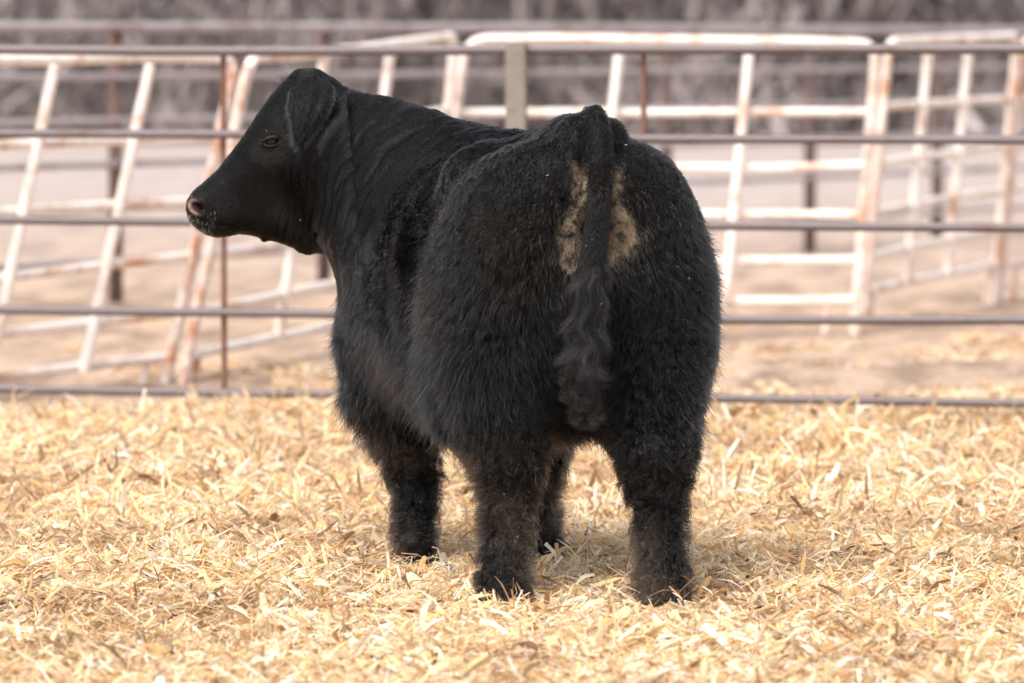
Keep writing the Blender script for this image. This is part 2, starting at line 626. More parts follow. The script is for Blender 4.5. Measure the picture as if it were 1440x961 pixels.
# white corral panels: bottom corners stand on the ground, tops lean over to the right
panels = [
    # bottom-left (px,d), bottom-right, top-left px, top-right px, z left, z right, inner uprights (fractions), label
    dict(bl=(-330, 24.95), br=(232, 27.0), tl=(-230, 24.95), tr=(332, 27.05),
         zl=(1.54, 1.135, .80, .46, .215, .03), zr=(1.55, 1.17, .875, .61, .335, .125), up=(.22, .53, .775),
         label='worn white corral panel leaning over behind the near fence, beside the muzzle'),
    dict(bl=(256, 26.9), br=(600, 31.1), tl=(350, 26.85), tr=(640, 31.1),
         zl=(1.54, 1.17, .87, .61, .34, .13), zr=(1.64, 1.24, .93, .67, .42, .19), up=(.34, .66),
         label='white corral panel behind the cow\'s head and neck, slanting back to a rounded corner'),
    dict(bl=(598, 31.3), br=(1201, 31.4), tl=(655, 31.3), tr=(1234, 31.4),
         zl=(1.63, 1.225, .925, .66, .41, .19), zr=(1.615, 1.228, .925, .66, .41, .185), up=(.375, .69),
         label='long level white corral panel behind the tailhead and rump with rusty end uprights'),
    dict(bl=(1212, 31.9), br=(1396, 34.8), tl=(1251, 31.9), tr=(1432, 34.8),
         zl=(1.618, 1.25, .934, .666, .418, .218), zr=(1.645, 1.27, .976, .70, .46, .25), up=(.29, .60),
         label='short white corral panel with closely spaced uprights right of the rusty double upright'),
    dict(bl=(1404, 34.9), br=(1700, 37.0), tl=(1442, 34.9), tr=(1740, 37.0),
         zl=(1.64, 1.27, .976, .70, .46, .25), zr=(1.64, 1.27, .976, .70, .46, .25), up=(.35, .68),
         label='white corral panel that only starts at the edge of the photo past the short panel'),
]
for n_, pn in enumerate(panels):
    (bl, dl), (br, dr) = pn['bl'], pn['br']
    xl0, xr0 = P(bl, 480, dl)[0], P(br, 480, dr)[0]
    xl1, xr1 = P(pn['tl'][0], 80, dl)[0], P(pn['tr'][0], 80, dr)[0]
    zl, zr = np.array(pn['zl']), np.array(pn['zr'])

    def pt(t, z):
        """point of the leaning panel at fraction t along and height z"""
        zt = zl[0] * (1 - t) + zr[0] * t
        k = z / zt
        x0 = xl0 * (1 - t) + xr0 * t
        x1 = xl1 * (1 - t) + xr1 * t
        dd = dl * (1 - t) + dr * t
        return np.array([x0 + (x1 - x0) * k, dd + .06 * k, z])
    base = pt(.5, 0)
    root = empty('corral_panel', (base[0], base[1], 0), pn['label'], 'livestock panel', 'white corral panels behind the fence')
    # outer frame with rounded top corners
    rc = .11
    Lw = np.linalg.norm(pt(1, 1) - pt(0, 1))
    e = rc / Lw
    fr = [pt(0, .02), pt(0, .5), pt(0, 1.0), pt(0, zl[0] - rc)]
    for a in (30, 60):
        fr.append(pt(e * (1 - math.cos(R(a))), zl[0] - rc * (1 - math.sin(R(a)))))
    for q in np.linspace(e, 1 - e, 14):
        z = zl[0] * (1 - q) + zr[0] * q
        w = .012 * vnoise(np.array([[q * 4, n_ * 3.3, .5]]), 5)[0]
        fr.append(pt(q, z + w))
    for a in (60, 30):
        fr.append(pt(1 - e * (1 - math.cos(R(a))), zr[0] - rc * (1 - math.sin(R(a)))))
    fr += [pt(1, zr[0] - rc), pt(1, 1.0), pt(1, .5), pt(1, .02)]
    auto_smooth(MB().tube(fr, .028, 12).build('frame', m_white, root))
    for i in range(1, 6):
        p_ = [pt(q, zl[i] * (1 - q) + zr[i] * q + .010 * vnoise(np.array([[q * 4, n_ * 3.3, i * 2.5]]), 5)[0]) for q in np.linspace(.005, .995, 14)]
        auto_smooth(MB().tube(p_, .0245, 12).build('rail', m_white, root))
    for u in pn['up']:
        off = np.array([0, -.056, 0])
        zt = zl[0] * (1 - u) + zr[0] * u
        zb = zl[5] * (1 - u) + zr[5] * u
        auto_smooth(MB().tube([pt(u, z) + off for z in np.linspace(zb - .02, zt - .03, 8)], .0270, 12).build('upright', m_white, root))
    # rusty drop legs beside the end uprights, with their feet
    for tt, sgn in ((0, 1), (1, -1)):
        q = tt + sgn * .16 / Lw
        a_, b_ = pt(q, .0), pt(q, zl[5] * (1 - q) + zr[5] * q)
        auto_smooth(MB().tube([a_, (a_ + b_) / 2, b_], .018, 10).build('foot', m_rusty, root))
        a_ = pt(tt, zl[0] * .98) + np.array([.052 * -sgn * 0 + .0, -.05, 0])
        b_ = pt(tt, .0) + np.array([0, -.05, 0])
        auto_smooth(MB().tube([b_, (a_ + b_) / 2, a_], .021, 10).build('latch_bar', m_rusty, root))

# ------------------------------------------------------------------ the cow
OX, OY = .232, 16.50
YAW = R(15.0)
hx_, hy_ = -math.sin(YAW), math.cos(YAW)
lx_, ly_ = -math.cos(YAW), -math.sin(YAW)


def B(u, v, z):
    return np.array([OX + u * hx_ + v * lx_, OY + u * hy_ + v * ly_, z])


def to_body(p):
    dx, dy = p[..., 0] - OX, p[..., 1] - OY
    return dx * hx_ + dy * hy_, dx * lx_ + dy * ly_, p[..., 2]


PR = []      # primitives of the hide: (function, box low, box high, blend)


def capsule(a, b, ra, rb, k=.06, sq=None):
    a, b = np.asarray(a, float), np.asarray(b, float)
    lo = np.minimum(a - ra, b - rb) - .13
    hi = np.maximum(a + ra, b + rb) + .13
    ba = b - a
    l2 = max(ba.dot(ba), 1e-9)

    def f(p):
        pa = p - a
        h = np.clip((pa @ ba) / l2, 0, 1)
        return np.linalg.norm(pa - h[..., None] * ba, axis=-1) - (ra + (rb - ra) * h)
    PR.append((f, lo, hi, k))


def chain(pts, rs, k=.06, ki=.010):
    n0 = len(PR)
    for i in range(len(pts) - 1):
        capsule(pts[i], pts[i + 1], rs[i], rs[i + 1], k)
    seg = PR[n0:]
    del PR[n0:]

    def f(p):
        d = seg[0][0](p)
        for q in seg[1:]:
            e = q[0](p)
            h = np.clip(.5 + .5 * (d - e) / ki, 0, 1)
            d = d * (1 - h) + e * h - ki * h * (1 - h)
        return d
    PR.append((f, np.min([q[1] for q in seg], 0), np.max([q[2] for q in seg], 0), k))


def ellip(cu, cv, cz, ru, rv, rz, k=.08, tilt=0.0):
    """ellipsoid in body axes, tilted about the lateral axis"""
    ct, st = math.cos(tilt), math.sin(tilt)
    c = B(cu, cv, cz)
    m = max(ru, rv, rz) + .13

    def f(p):
        u, v, z = to_body(p)
        u, v, z = u - cu, v - cv, z - cz
        u, z = u * ct + z * st, z * ct - u * st
        q = np.sqrt((u / ru) ** 2 + (v / rv) ** 2 + (z / rz) ** 2)
        q2 = np.sqrt((u / ru ** 2) ** 2 + (v / rv ** 2) ** 2 + (z / rz ** 2) ** 2)
        return q * (q - 1) / np.maximum(q2, 1e-6)
    PR.append((f, c - m, c + m, k))


# torso: sections along u = (u, centre v, half width, top, bottom)
SEC = np.array([
    (-.04, .00, .03, 1.14, 1.04),
    (-.005, .00, .13, 1.25, .88),
    (.05, .00, .25, 1.32, .70),
    (.12, .00, .330, 1.345, .58),
    (.22, .00, .375, 1.352, .50),
    (.40, .00, .385, 1.345, .47),
    (.58, .01, .385, 1.330, .46),
    (.78, .015, .405, 1.325, .44),
    (1.0, .025, .405, 1.330, .44),
    (1.2, .045, .385, 1.335, .43),
    (1.38, .060, .345, 1.31, .45),
    (1.50, .07, .28, 1.25, .51),
    (1.60, .08, .17, 1.10, .62),
    (1.65, .08, .03, .92, .80)])
uu = np.linspace(-.04, 1.65, 340)
TAB = np.stack([np.interp(uu, SEC[:, 0], SEC[:, i]) for i in range(1, 5)])
ker = np.exp(-np.linspace(-2, 2, 15) ** 2); ker /= ker.sum()
TAB = np.stack([np.convolve(np.pad(r, 7, mode='edge'), ker, 'valid') for r in TAB])


def torso(p):
    u, v, z = to_body(p)
    vc, w, zt, zb = (np.interp(u, uu, r) for r in TAB)
    zc, h = (zt + zb) / 2, (zt - zb) / 2
    n = 2.35 - .25 * sst(u, .55, .30)
    q = ((np.abs(v - vc) / w) ** n + (np.abs(z - zc) / h) ** n) ** (1 / n)
    d = (q - 1) * np.minimum(w, h) * .92
    end = np.maximum(-.03 - u, u - 1.64)
    return np.maximum(d, end)


c0 = np.minimum(B(-.05, -.45, 0), np.minimum(B(1.7, .5, 0), np.minimum(B(-.05, .45, 0), B(1.7, -.5, 0))))
c1 = np.maximum(B(-.05, -.45, 0), np.maximum(B(1.7, .5, 0), np.maximum(B(-.05, .45, 0), B(1.7, -.5, 0))))
PR.append((torso, np.array([c0[0] - .1, c0[1] - .1, .3]), np.array([c1[0] + .1, c1[1] + .1, 1.5]), .05))

for s in (1, -1):
    # hams, hips, pins, shoulders
    ellip(.22, s * .205, .88, .245, .205, .40, .07)
    ellip(.30, s * .25, .78, .24, .165, .33, .06, .15)
    ellip(.42, s * .205, 1.225, .12, .12, .09, .08)
    ellip(.04, s * .10, 1.24, .08, .085, .09, .08)
    ellip(.12, s * .16, 1.14, .16, .15, .17, .08)
    ellip(1.28, .045 + s * .22, .92, .22, .155, .34, .07, -.12)
    ellip(1.45, .06 + s * .16, .80, .15, .14, .20, .07)
for s in (1, -1):
    ellip(1.12, .045 + s * .20, 1.08, .30, .17, .20, .12)
ellip(.72, .385 - .17, .80, .36, .20, .30, .06)
ellip(1.50, .08, .62, .16, .15, .17, .08)

# loin and tailhead
chain([B(.85, .01, 1.24), P(640, 225, 17.52)], [.10, .09], .10)
chain([B(.38, 0, 1.26), B(.16, 0, 1.315), B(.05, 0, 1.345), B(.0, -.004, 1.388)], [.12, .105, .075, .040], .06)
# tail
TAIL = [P(836, 158, 16.50), P(842, 190, 16.455), P(845, 230, 16.43), P(843, 270, 16.42), P(840, 310, 16.41), P(835, 350, 16.395), P(829, 390, 16.38),
        P(825, 430, 16.37), P(822, 470, 16.36), P(820, 510, 16.355), P(822, 550, 16.35), P(822, 582, 16.35)]
TR_ = [.024, .036, .036, .033, .032, .030, .028, .026, .024, .023, .022, .012]
chain(TAIL, TR_, .035)
# folds either side of the tail root
capsule(P(806, 182, 16.53), P(804, 226, 16.49), .030, .013, .045)
capsule(P(862, 186, 16.55), P(866, 300, 16.50), .030, .016, .05)

# hind legs (thigh, hock, cannon, fetlock)
HL = dict(hip=B(.42, .24, .66), hock=P(714, 650, 16.52), mid=P(711, 745, 16.48), fet=P(709, 822, 16.42), toe=P(709, 861, 16.34))
HR = dict(hip=B(.36, -.24, .64), hock=P(923, 645, 16.47), mid=P(928, 745, 16.44), fet=P(931, 822, 16.38), toe=P(932, 864, 16.30))
for q in (HL, HR):
    chain([q['hip'], q['hock'], q['mid'], q['fet'], q['toe']], [.155, .080, .059, .062, .066], .07)
chain([B(.14, .245, .70), HL['hock']], [.15, .08], .07)
chain([B(.10, -.225, .70), HR['hock']], [.15, .08], .07)
# front legs
FL = dict(el=P(545, 545, 17.72), knee=P(585, 676, 17.70), mid=P(583, 738, 17.63), fet=P(582, 782, 17.58), toe=P(582, 809, 17.52))
FR = dict(el=B(1.36, -.20, .58), knee=P(762, 640, 18.0), mid=P(757, 722, 17.90), fet=P(758, 772, 17.85), toe=P(759, 797, 17.78))
chain([B(1.34, .27, .66), FL['el'], FL['knee'], FL['mid'], FL['fet'], FL['toe']], [.16, .120, .062, .048, .052, .061], .07)
chain([B(1.34, -.17, .66), FR['el'], FR['knee'], FR['mid'], FR['fet'], FR['toe']], [.16, .12, .066, .053, .056, .062], .07)

# neck
chain([B(1.18, .05, 1.10), P(585, 265, 17.72), P(535, 245, 17.86), P(490, 235, 17.96)], [.25, .232, .222, .20], .08)
chain([P(640, 222, 17.52), P(590, 200, 17.72), P(540, 183, 17.88), P(485, 166, 17.98), P(450, 150, 17.99)], [.085, .098, .098, .088, .075], .06)
chain([P(545, 345, 17.66), P(505, 312, 17.82), P(478, 300, 17.95)], [.17, .14, .115], .08)

# head: side outline with its own breadth at each place
HEADY = 17.98
HP = [(440, 101), (418, 102), (400, 113), (380, 136), (362, 161), (345, 188), (325, 215), (306, 239), (287, 256), (272, 268),
      (263, 281), (261, 294), (265, 309), (274, 321), (288, 330), (304, 334.5), (320, 333), (336, 329), (352, 331), (370, 336),
      (390, 341), (410, 348), (430, 354.5), (452, 357), (476, 358), (505, 330), (520, 250), (500, 160), (470, 112)]
HP3 = np.array([P(a, b_, HEADY) for a, b_ in HP])
poly = HP3[:, [0, 2]]


def poly_sd(x, z):
    d = np.full(x.shape, 1e9)
    ins = np.zeros(x.shape, bool)
    n = len(poly)
    for i in range(n):
        a, b_ = poly[i], poly[(i + 1) % n]
        e = b_ - a
        wx, wz = x - a[0], z - a[1]
        t = np.clip((wx * e[0] + wz * e[1]) / e.dot(e), 0, 1)
        d = np.minimum(d, (wx - e[0] * t) ** 2 + (wz - e[1] * t) ** 2)
        c = ((a[1] > z) != (b_[1] > z)) & (x < (b_[0] - a[0]) * (z - a[1]) / (b_[1] - a[1] + 1e-12) + a[0])
        ins ^= c
    d = np.sqrt(d)
    return np.where(ins, -d, d)


MUZ = P(268, 292, HEADY)
POLL = P(440, 130, HEADY)
AXH = (POLL - MUZ) / np.linalg.norm(POLL - MUZ)


def head(p):
    x, y, z = p[..., 0], p[..., 1], p[..., 2]
    D = poly_sd(x, z)
    s = (x - MUZ[0]) * AXH[0] + (z - MUZ[2]) * AXH[2]        # 0 at the muzzle, ~.5 at the poll
    w = (x - MUZ[0]) * (-AXH[2]) + (z - MUZ[2]) * AXH[0]      # + towards the brow, - towards the jaw
    T = np.interp(s, [-.05, 0, .06, .14, .22, .30, .38, .46, .55], [.070, .074, .074, .072, .082, .104, .112, .105, .095])
    T = T * (1 - .25 * sst(-w, .05, .20))
    Rr = np.interp(s, [0, .1, .3, .5], [.062, .062, .085, .085])
    q = np.sqrt((np.abs(y - HEADY) / T) ** 2 + np.maximum(0, 1 + D / Rr) ** 2)
    return (q - 1) * .07


PR.append((head, np.array([HP3[:, 0].min() - .08, HEADY - .22, HP3[:, 2].min() - .08]), np.array([HP3[:, 0].max() + .05, HEADY + .22, HP3[:, 2].max() + .08]), .045))
capsule(P(372, 331, HEADY), P(372, 337, HEADY), .015, .012, .008)          # little skin tag below the jaw
capsule(P(425, 112, HEADY - .02), P(442, 112, HEADY + .02), .030, .030, .03)  # poll knob
capsule(P(432, 350, HEADY), P(424, 351, HEADY), .02, .012, .02)


def field(p):
    f = np.full(p.shape[:-1], .5)
    for fn, lo, hi, k in PR:
        m = np.all((p >= lo) & (p <= hi), axis=-1)
        if not m.any():
            continue
        d = fn(p[m])
        a = f[m]
        h = np.clip(.5 + .5 * (a - d) / k, 0, 1)
        f[m] = a * (1 - h) + d * h - k * h * (1 - h)
    # cleft between the hams
    u, v, z = to_body(p)
    f = f + .045 * np.exp(-(v / .045) ** 2) * np.exp(-((u - .0) / .10) ** 2) * sst(z, .48, .65) * sst(z, 1.30, 1.12) * (np.abs(u) < .4)
    return f


def surface_nets(lo, hi, h):
    nx, ny, nz = (int(math.ceil((hi[i] - lo[i]) / h)) + 1 for i in range(3))
    xs_, ys_, zs_ = lo[0] + h * np.arange(nx), lo[1] + h * np.arange(ny), lo[2] + h * np.arange(nz)
    Fv = np.full((nx, ny, nz), .5, dtype=np.float32)
    gridp = lambda a, b_, c_: np.stack(np.meshgrid(xs_[a[0]:a[1]], ys_[b_[0]:b_[1]], zs_[c_[0]:c_[1]], indexing='ij'), -1)
    for fn, l_, h_, k in PR:
        i0 = [max(0, int((l_[j] - lo[j]) / h)) for j in range(3)]
        i1 = [min((nx, ny, nz)[j], int((h_[j] - lo[j]) / h) + 2) for j in range(3)]
        if any(i1[j] <= i0[j] for j in range(3)):
            continue
        pp = gridp((i0[0], i1[0]), (i0[1], i1[1]), (i0[2], i1[2]))
        d = fn(pp)
        sl = tuple(slice(i0[j], i1[j]) for j in range(3))
        a = Fv[sl]
        hh = np.clip(.5 + .5 * (a - d) / k, 0, 1)
        Fv[sl] = a * (1 - hh) + d * hh - k * hh * (1 - hh)
    ins = Fv < 0
    # active cells
    cnt = np.zeros((nx - 1, ny - 1, nz - 1), dtype=np.int8)
    for a in (0, 1):
        for b_ in (0, 1):
            for c_ in (0, 1):
                cnt += ins[a:nx - 1 + a, b_:ny - 1 + b_, c_:nz - 1 + c_]
    act = (cnt > 0) & (cnt < 8)
    idx = np.full(act.shape, -1, dtype=np.int64)
    ci = np.argwhere(act)
    idx[act] = np.arange(len(ci))
    acc = np.zeros((len(ci), 3)); num = np.zeros(len(ci))
    cor = [(a, b_, c_) for a in (0, 1) for b_ in (0, 1) for c_ in (0, 1)]
    val = {c_: Fv[ci[:, 0] + c_[0], ci[:, 1] + c_[1], ci[:, 2] + c_[2]].astype(float) for c_ in cor}
    for c_ in cor:
        for ax_ in range(3):
            if c_[ax_] == 0:
                d_ = list(c_); d_[ax_] = 1; d_ = tuple(d_)
                fa, fb = val[c_], val[d_]
                m = (fa < 0) != (fb < 0)
                t = np.where(m, fa / np.where(m, fa - fb, 1), 0)
                q = np.array(c_, float)[None].repeat(len(ci), 0)
                q[:, ax_] += t
                acc += q * m[:, None]; num += m
    V = np.array(lo) + h * (ci + acc / num[:, None])
    Qs_ = []
    for ax_ in range(3):
        o1, o2 = [(1, 2), (2, 0), (0, 1)][ax_]
        sl0 = [slice(1, -1)] * 3; sl1 = [slice(1, -1)] * 3
        sl0[ax_] = slice(0, -1); sl1[ax_] = slice(1, None)
        A, Bv = ins[tuple(sl0)], ins[tuple(sl1)]
        for flip in (False, True):
            e = np.argwhere((A & ~Bv) if not flip else (~A & Bv))
            if not len(e):
                continue
            base_ = e.copy()
            for j in range(3):
                if j != ax_:
                    base_[:, j] += 1
            def cid(d1, d2):
                q = base_.copy(); q[:, o1] -= d1; q[:, o2] -= d2
                return idx[q[:, 0], q[:, 1], q[:, 2]]
            quad = np.stack([cid(1, 1), cid(0, 1), cid(0, 0), cid(1, 0)], -1)
            Qs_.append(quad[:, ::-1] if flip else quad)
    return V, np.concatenate(Qs_)


def subdivide(V, Q):
    E = np.concatenate([Q[:, [0, 1]], Q[:, [1, 2]], Q[:, [2, 3]], Q[:, [3, 0]]])
    E = np.sort(E, 1)
    key = E[:, 0] * (len(V) + 1) + E[:, 1]
    uq, first, inv = np.unique(key, return_index=True, return_inverse=True)
    em = V[E[first]].mean(1)
    fm = V[Q].mean(1)
    n0, n1 = len(V), len(V) + len(em)
    m = len(Q)
    e = inv.reshape(4, m).T + n0
    f = np.arange(m) + n1
    Qn = np.concatenate([np.stack([Q[:, 0], e[:, 0], f, e[:, 3]], -1), np.stack([e[:, 0], Q[:, 1], e[:, 1], f], -1),
                         np.stack([f, e[:, 1], Q[:, 2], e[:, 2]], -1), np.stack([e[:, 3], f, e[:, 2], Q[:, 3]], -1)])
    return np.concatenate([V, em, fm]), Qn


def gradf(p, e=.003):
    g_ = np.zeros_like(p)
    for j in range(3):
        d = np.zeros(3); d[j] = e
        g_[:, j] = (field(p + d) - field(p - d)) / (2 * e)
    return g_


def vnormals(V, Q):
    n = np.cross(V[Q[:, 2]] - V[Q[:, 0]], V[Q[:, 3]] - V[Q[:, 1]])
    o = np.zeros_like(V)
    for j in range(4):
        for a in range(3):
            o[:, a] += np.bincount(Q[:, j], n[:, a], len(V))
    return norm(o)


V, Q = surface_nets((-1.16, 16.22, -.10), (.80, 18.50, 1.60), .0108)
for it in range(2):
    gg = gradf(V)
    V = V - gg * (field(V) / np.maximum((gg ** 2).sum(1), .15))[:, None].clip(-.02, .02)
V, Q = subdivide(V, Q)
for it in range(2):
    gg = gradf(V)
    V = V - gg * (field(V) / np.maximum((gg ** 2).sum(1), .15))[:, None].clip(-.01, .01)
# light relaxation
E = np.concatenate([Q[:, [0, 1]], Q[:, [1, 2]], Q[:, [2, 3]], Q[:, [3, 0]]])
deg = np.bincount(E[:, 0], minlength=len(V)) + np.bincount(E[:, 1], minlength=len(V))


def relax(V, k, times=1):
    for _ in range(times):
        s = np.stack([np.bincount(E[:, 0], V[E[:, 1], a], len(V)) + np.bincount(E[:, 1], V[E[:, 0], a], len(V)) for a in range(3)], -1)
        V = V + (s / deg[:, None] - V) * k
    return V


V = relax(V, .5, 4)
if vnormals(V, Q)[V[:, 2].argmax(), 2] < 0:
    Q = Q[:, ::-1]
Nn = vnormals(V, Q)
px, py = proj(V)
U, W_, Z = to_body(V)
near = V[:, 1]

# skin relief: neck folds, cheek pleats, flank creases, loose bumps
warp = fbm(V * 5.0, 41, 3)
rad = np.hypot(px - 705, (py - 405) * 1.0) + 24 * warp + 10 * fbm(V * 1.7, 45, 2)
isneck = sst(px, 672, 610) * sst(px, 462, 492) * sst(py, 420, 330) * sst(rad, 200, 212)
ph = (rad - 212) / 21.0
crease = np.exp(-((ph - np.round(ph)) / .22) ** 2)
dep = .55 + .75 * vnoise(V * 5, 8)
disp = -.024 * crease * isneck * dep.clip(.05, 1.2) * sst(rad, 345, 280)
ph2 = (rad - 212) / 9.5 + .6 * fbm(V * 9, 14, 2)
disp += -.0025 * np.exp(-((ph2 - np.round(ph2)) / .22) ** 2) * isneck
ischeek = sst(px, 378, 405) * sst(px, 505, 482) * sst(py, 205, 245) * sst(py, 352, 322)
ph3 = (px + .16 * (py - 280) + 7 * warp + 3 * vnoise(V * 22, 4)) / 12.5
disp += -.012 * np.exp(-((ph3 - np.round(ph3)) / .27) ** 2) * ischeek * (.65 + .5 * vnoise(V * 9, 3).clip(-.5, 1))
# crease where the poll skin meets the neck
disp += -.010 * np.exp(-((px - 487 - .05 * (py - 150)) / 4.5) ** 2) * sst(py, 118, 150) * sst(py, 350, 300)
# flank folds ahead of the ham and between ribs and shoulder
fl1 = np.exp(-((px - (588 - .00075 * (py - 380) ** 2 * .5)) / 10) ** 2) * sst(py, 270, 330) * sst(py, 520, 470)
fl2 = np.exp(-((px - (549 + np.where(py > 450, (py - 450) * .30, 0) - (py < 380) * (py - 380) * .13)) / 9) ** 2) * sst(py, 290, 340) * sst(py, 590, 540)
disp += -.016 * fl1 * (near < 17.3) - .018 * fl2 * (near < 17.9)
body_m = sst(U, -.1, .0) * sst(Z, .35, .5) * (px > 480)
disp += .009 * fbm(V * 6, 61, 3) * body_m * (1 - isneck)
disp += .006 * np.exp(-(((px - 395) / 26) ** 2 + ((py - 232) / 14) ** 2)) * (px < 470)
# face: eye socket, brow, nostril, mouth, cheek bone
side = np.abs(V[:, 1] - HEADY)
onface = (px < 470) & (side > .02)
EX, EZ = P(383, 199, HEADY - .1)[0], P(383, 199, HEADY - .1)[2]
de = np.hypot(V[:, 0] - EX, (V[:, 2] - EZ) * 1.25)
disp += onface * (-.018 * np.exp(-(de / .024) ** 2) + .0065 * np.exp(-((de - .030) / .009) ** 2) * (V[:, 2] > EZ - .012) + .003 * np.exp(-((de - .028) / .006) ** 2) * (V[:, 2] <= EZ - .012))
BX, BZ = P(372, 214, HEADY - .1)[0], P(372, 214, HEADY - .1)[2]
disp += onface * -.006 * np.exp(-(np.hypot(V[:, 0] - BX, V[:, 2] - BZ) / .02) ** 2)
NX, NZ = P(277, 292, HEADY - .06)[0], P(277, 292, HEADY - .06)[2]
ca_, sa_ = math.cos(.6), math.sin(.6)
ndx, ndz = V[:, 0] - NX, V[:, 2] - NZ
dn = np.hypot((ndx * ca_ - ndz * sa_) * .80, (ndx * sa_ + ndz * ca_) * 1.20)
disp += (side > .015) * (-.034 * np.exp(-(dn / .0165) ** 2.4) + .003 * np.exp(-((dn - .025) / .008) ** 2)) * (px < 320)
mth = np.exp(-((py - (316 + (px - 300) * .10)) / 2.2) ** 2) * sst(px, 345, 325) * (px < 346)
disp += -.009 * mth * (side > .01)
disp += .004 * fbm(V * 16, 88, 2) * (px < 470) * sst(px, 285, 320) * .5
# tail ridge and root creases
disp += -.006 * np.exp(-((px - 793 + (py - 200) * -.15) / 3.5) ** 2) * sst(py, 185, 200) * sst(py, 245, 225) * (near < 16.8)
disp += -.006 * np.exp(-((px - 818) / 3.5) ** 2) * sst(py, 185, 200) * sst(py, 245, 225) * (near < 16.8)
V = V + Nn * disp[:, None]
V = relax(V, .3, 1)
Nn = vnormals(V, Q)

# ---- hide and hair colouring that belongs to the coat itself
px, py = proj(V)


def dirt_mask(p, px, py):
    """tan, clipped and stained hair either side of the tail"""
    rear = (p[:, 1] < 16.62)
    n = 9 * fbm(p * 26, 12, 3)
    le = np.interp(py, [225, 250, 290, 305, 330, 365, 385, 402], [803, 805, 802, 791, 785, 788, 797, 812]) + n * .7
    l1 = sst(px, le - 9, le + 9) * sst(px, 836, 828) * sst(py, 222, 240) * sst(py, 408 + n, 372)
    re = np.interp(py, [225, 285, 300, 330, 360, 382], [873, 873, 884, 896, 893, 872]) + n * .9
    r1 = sst(px, re + 12, re - 8) * sst(px, 846, 852) * sst(py, 222, 244) * sst(py, 396 + n, 352) * np.where(py < 290, .6, 1)
    rag = fbm(p * 55, 15, 2)
    tc = np.interp(py, [158, 230, 310, 390, 470], [836, 845, 840, 829, 822])
    off_tail = sst(np.abs(px - tc), 15, 19)
    return np.clip((l1 + r1) * (1.1 + 1.5 * rag), 0, 1) * rear * off_tail


def coat_color(p, px, py, g=None):
    n = len(p)
    c = np.tile(np.array([.0034, .0029, .0030]), (n, 1))
    br = sst(fbm(p * 3.1, 90, 3), .05, .5) * (p[:, 2] < 1.15)
    c = c + br[:, None] * np.array([.005, .0024, .001]) * .8
    hem = np.exp(-((px - 560) / 14) ** 2) * sst(py, 300, 340) * sst(py, 420, 380) + np.exp(-((px - 612) / 18) ** 2) * sst(py, 370, 400) * sst(py, 500, 460)
    c = c + hem[:, None] * np.array([.004, .0018, .001]) * (p[:, 1] < 17.6)[:, None]
    leg = sst(p[:, 2], .52, .32) * sst(fbm(p * 8, 19, 3), -.05, .35)
    c = c + leg[:, None] * np.array([.032, .024, .017])
    return c


C = coat_color(V, px, py) * .8
dm = dirt_mask(V, px, py)
dm = dm ** 1.5
C = C * (1 - dm[:, None]) + dm[:, None] * np.array([.30, .24, .17]) * (.8 + .6 * fbm(V * 30, 2, 2))[:, None]
side = np.abs(V[:, 1] - HEADY)
ndx, ndz = V[:, 0] - NX, V[:, 2] - NZ
dn = np.hypot((ndx * ca_ - ndz * sa_) * .80, (ndx * sa_ + ndz * ca_) * 1.20)
rim = np.exp(-((dn - .023) / .005) ** 2) * sst(px, 284, 268) * (side > .01) * (.7 + .5 * fbm(V * 60, 4, 2))
C += rim[:, None] * np.array([.34, .22, .19])
inn = np.exp(-(dn / .014) ** 2) * (px < 300)
C = C * (1 - .6 * inn[:, None]) + inn[:, None] * np.array([.018, .009, .008])
chin = sst(fbm(V * 40, 66, 2), .15, .4) * sst(px, 300, 275) * sst(py, 296, 310)
C += chin[:, None] * np.array([.20, .17, .13])
de = np.hypot(V[:, 0] - EX, (V[:, 2] - EZ) * 1.25)
C += (np.exp(-((de - .021) / .005) ** 2) * (px < 470) * (side > .05))[:, None] * np.array([.05, .040, .034])
# pink-grey skin under the tail
an = np.exp(-(((px - 799) / 6) ** 2 + ((py - 250) / 17) ** 2)) * (V[:, 1] < 16.7)
C = C * (1 - an[:, None]) + an[:, None] * np.array([.045, .036, .036])

cow = empty('cow', B(.7, 0, 0), 'thickset black shaggy-coated cow seen from behind, standing in the straw with its head turned left', 'cow')


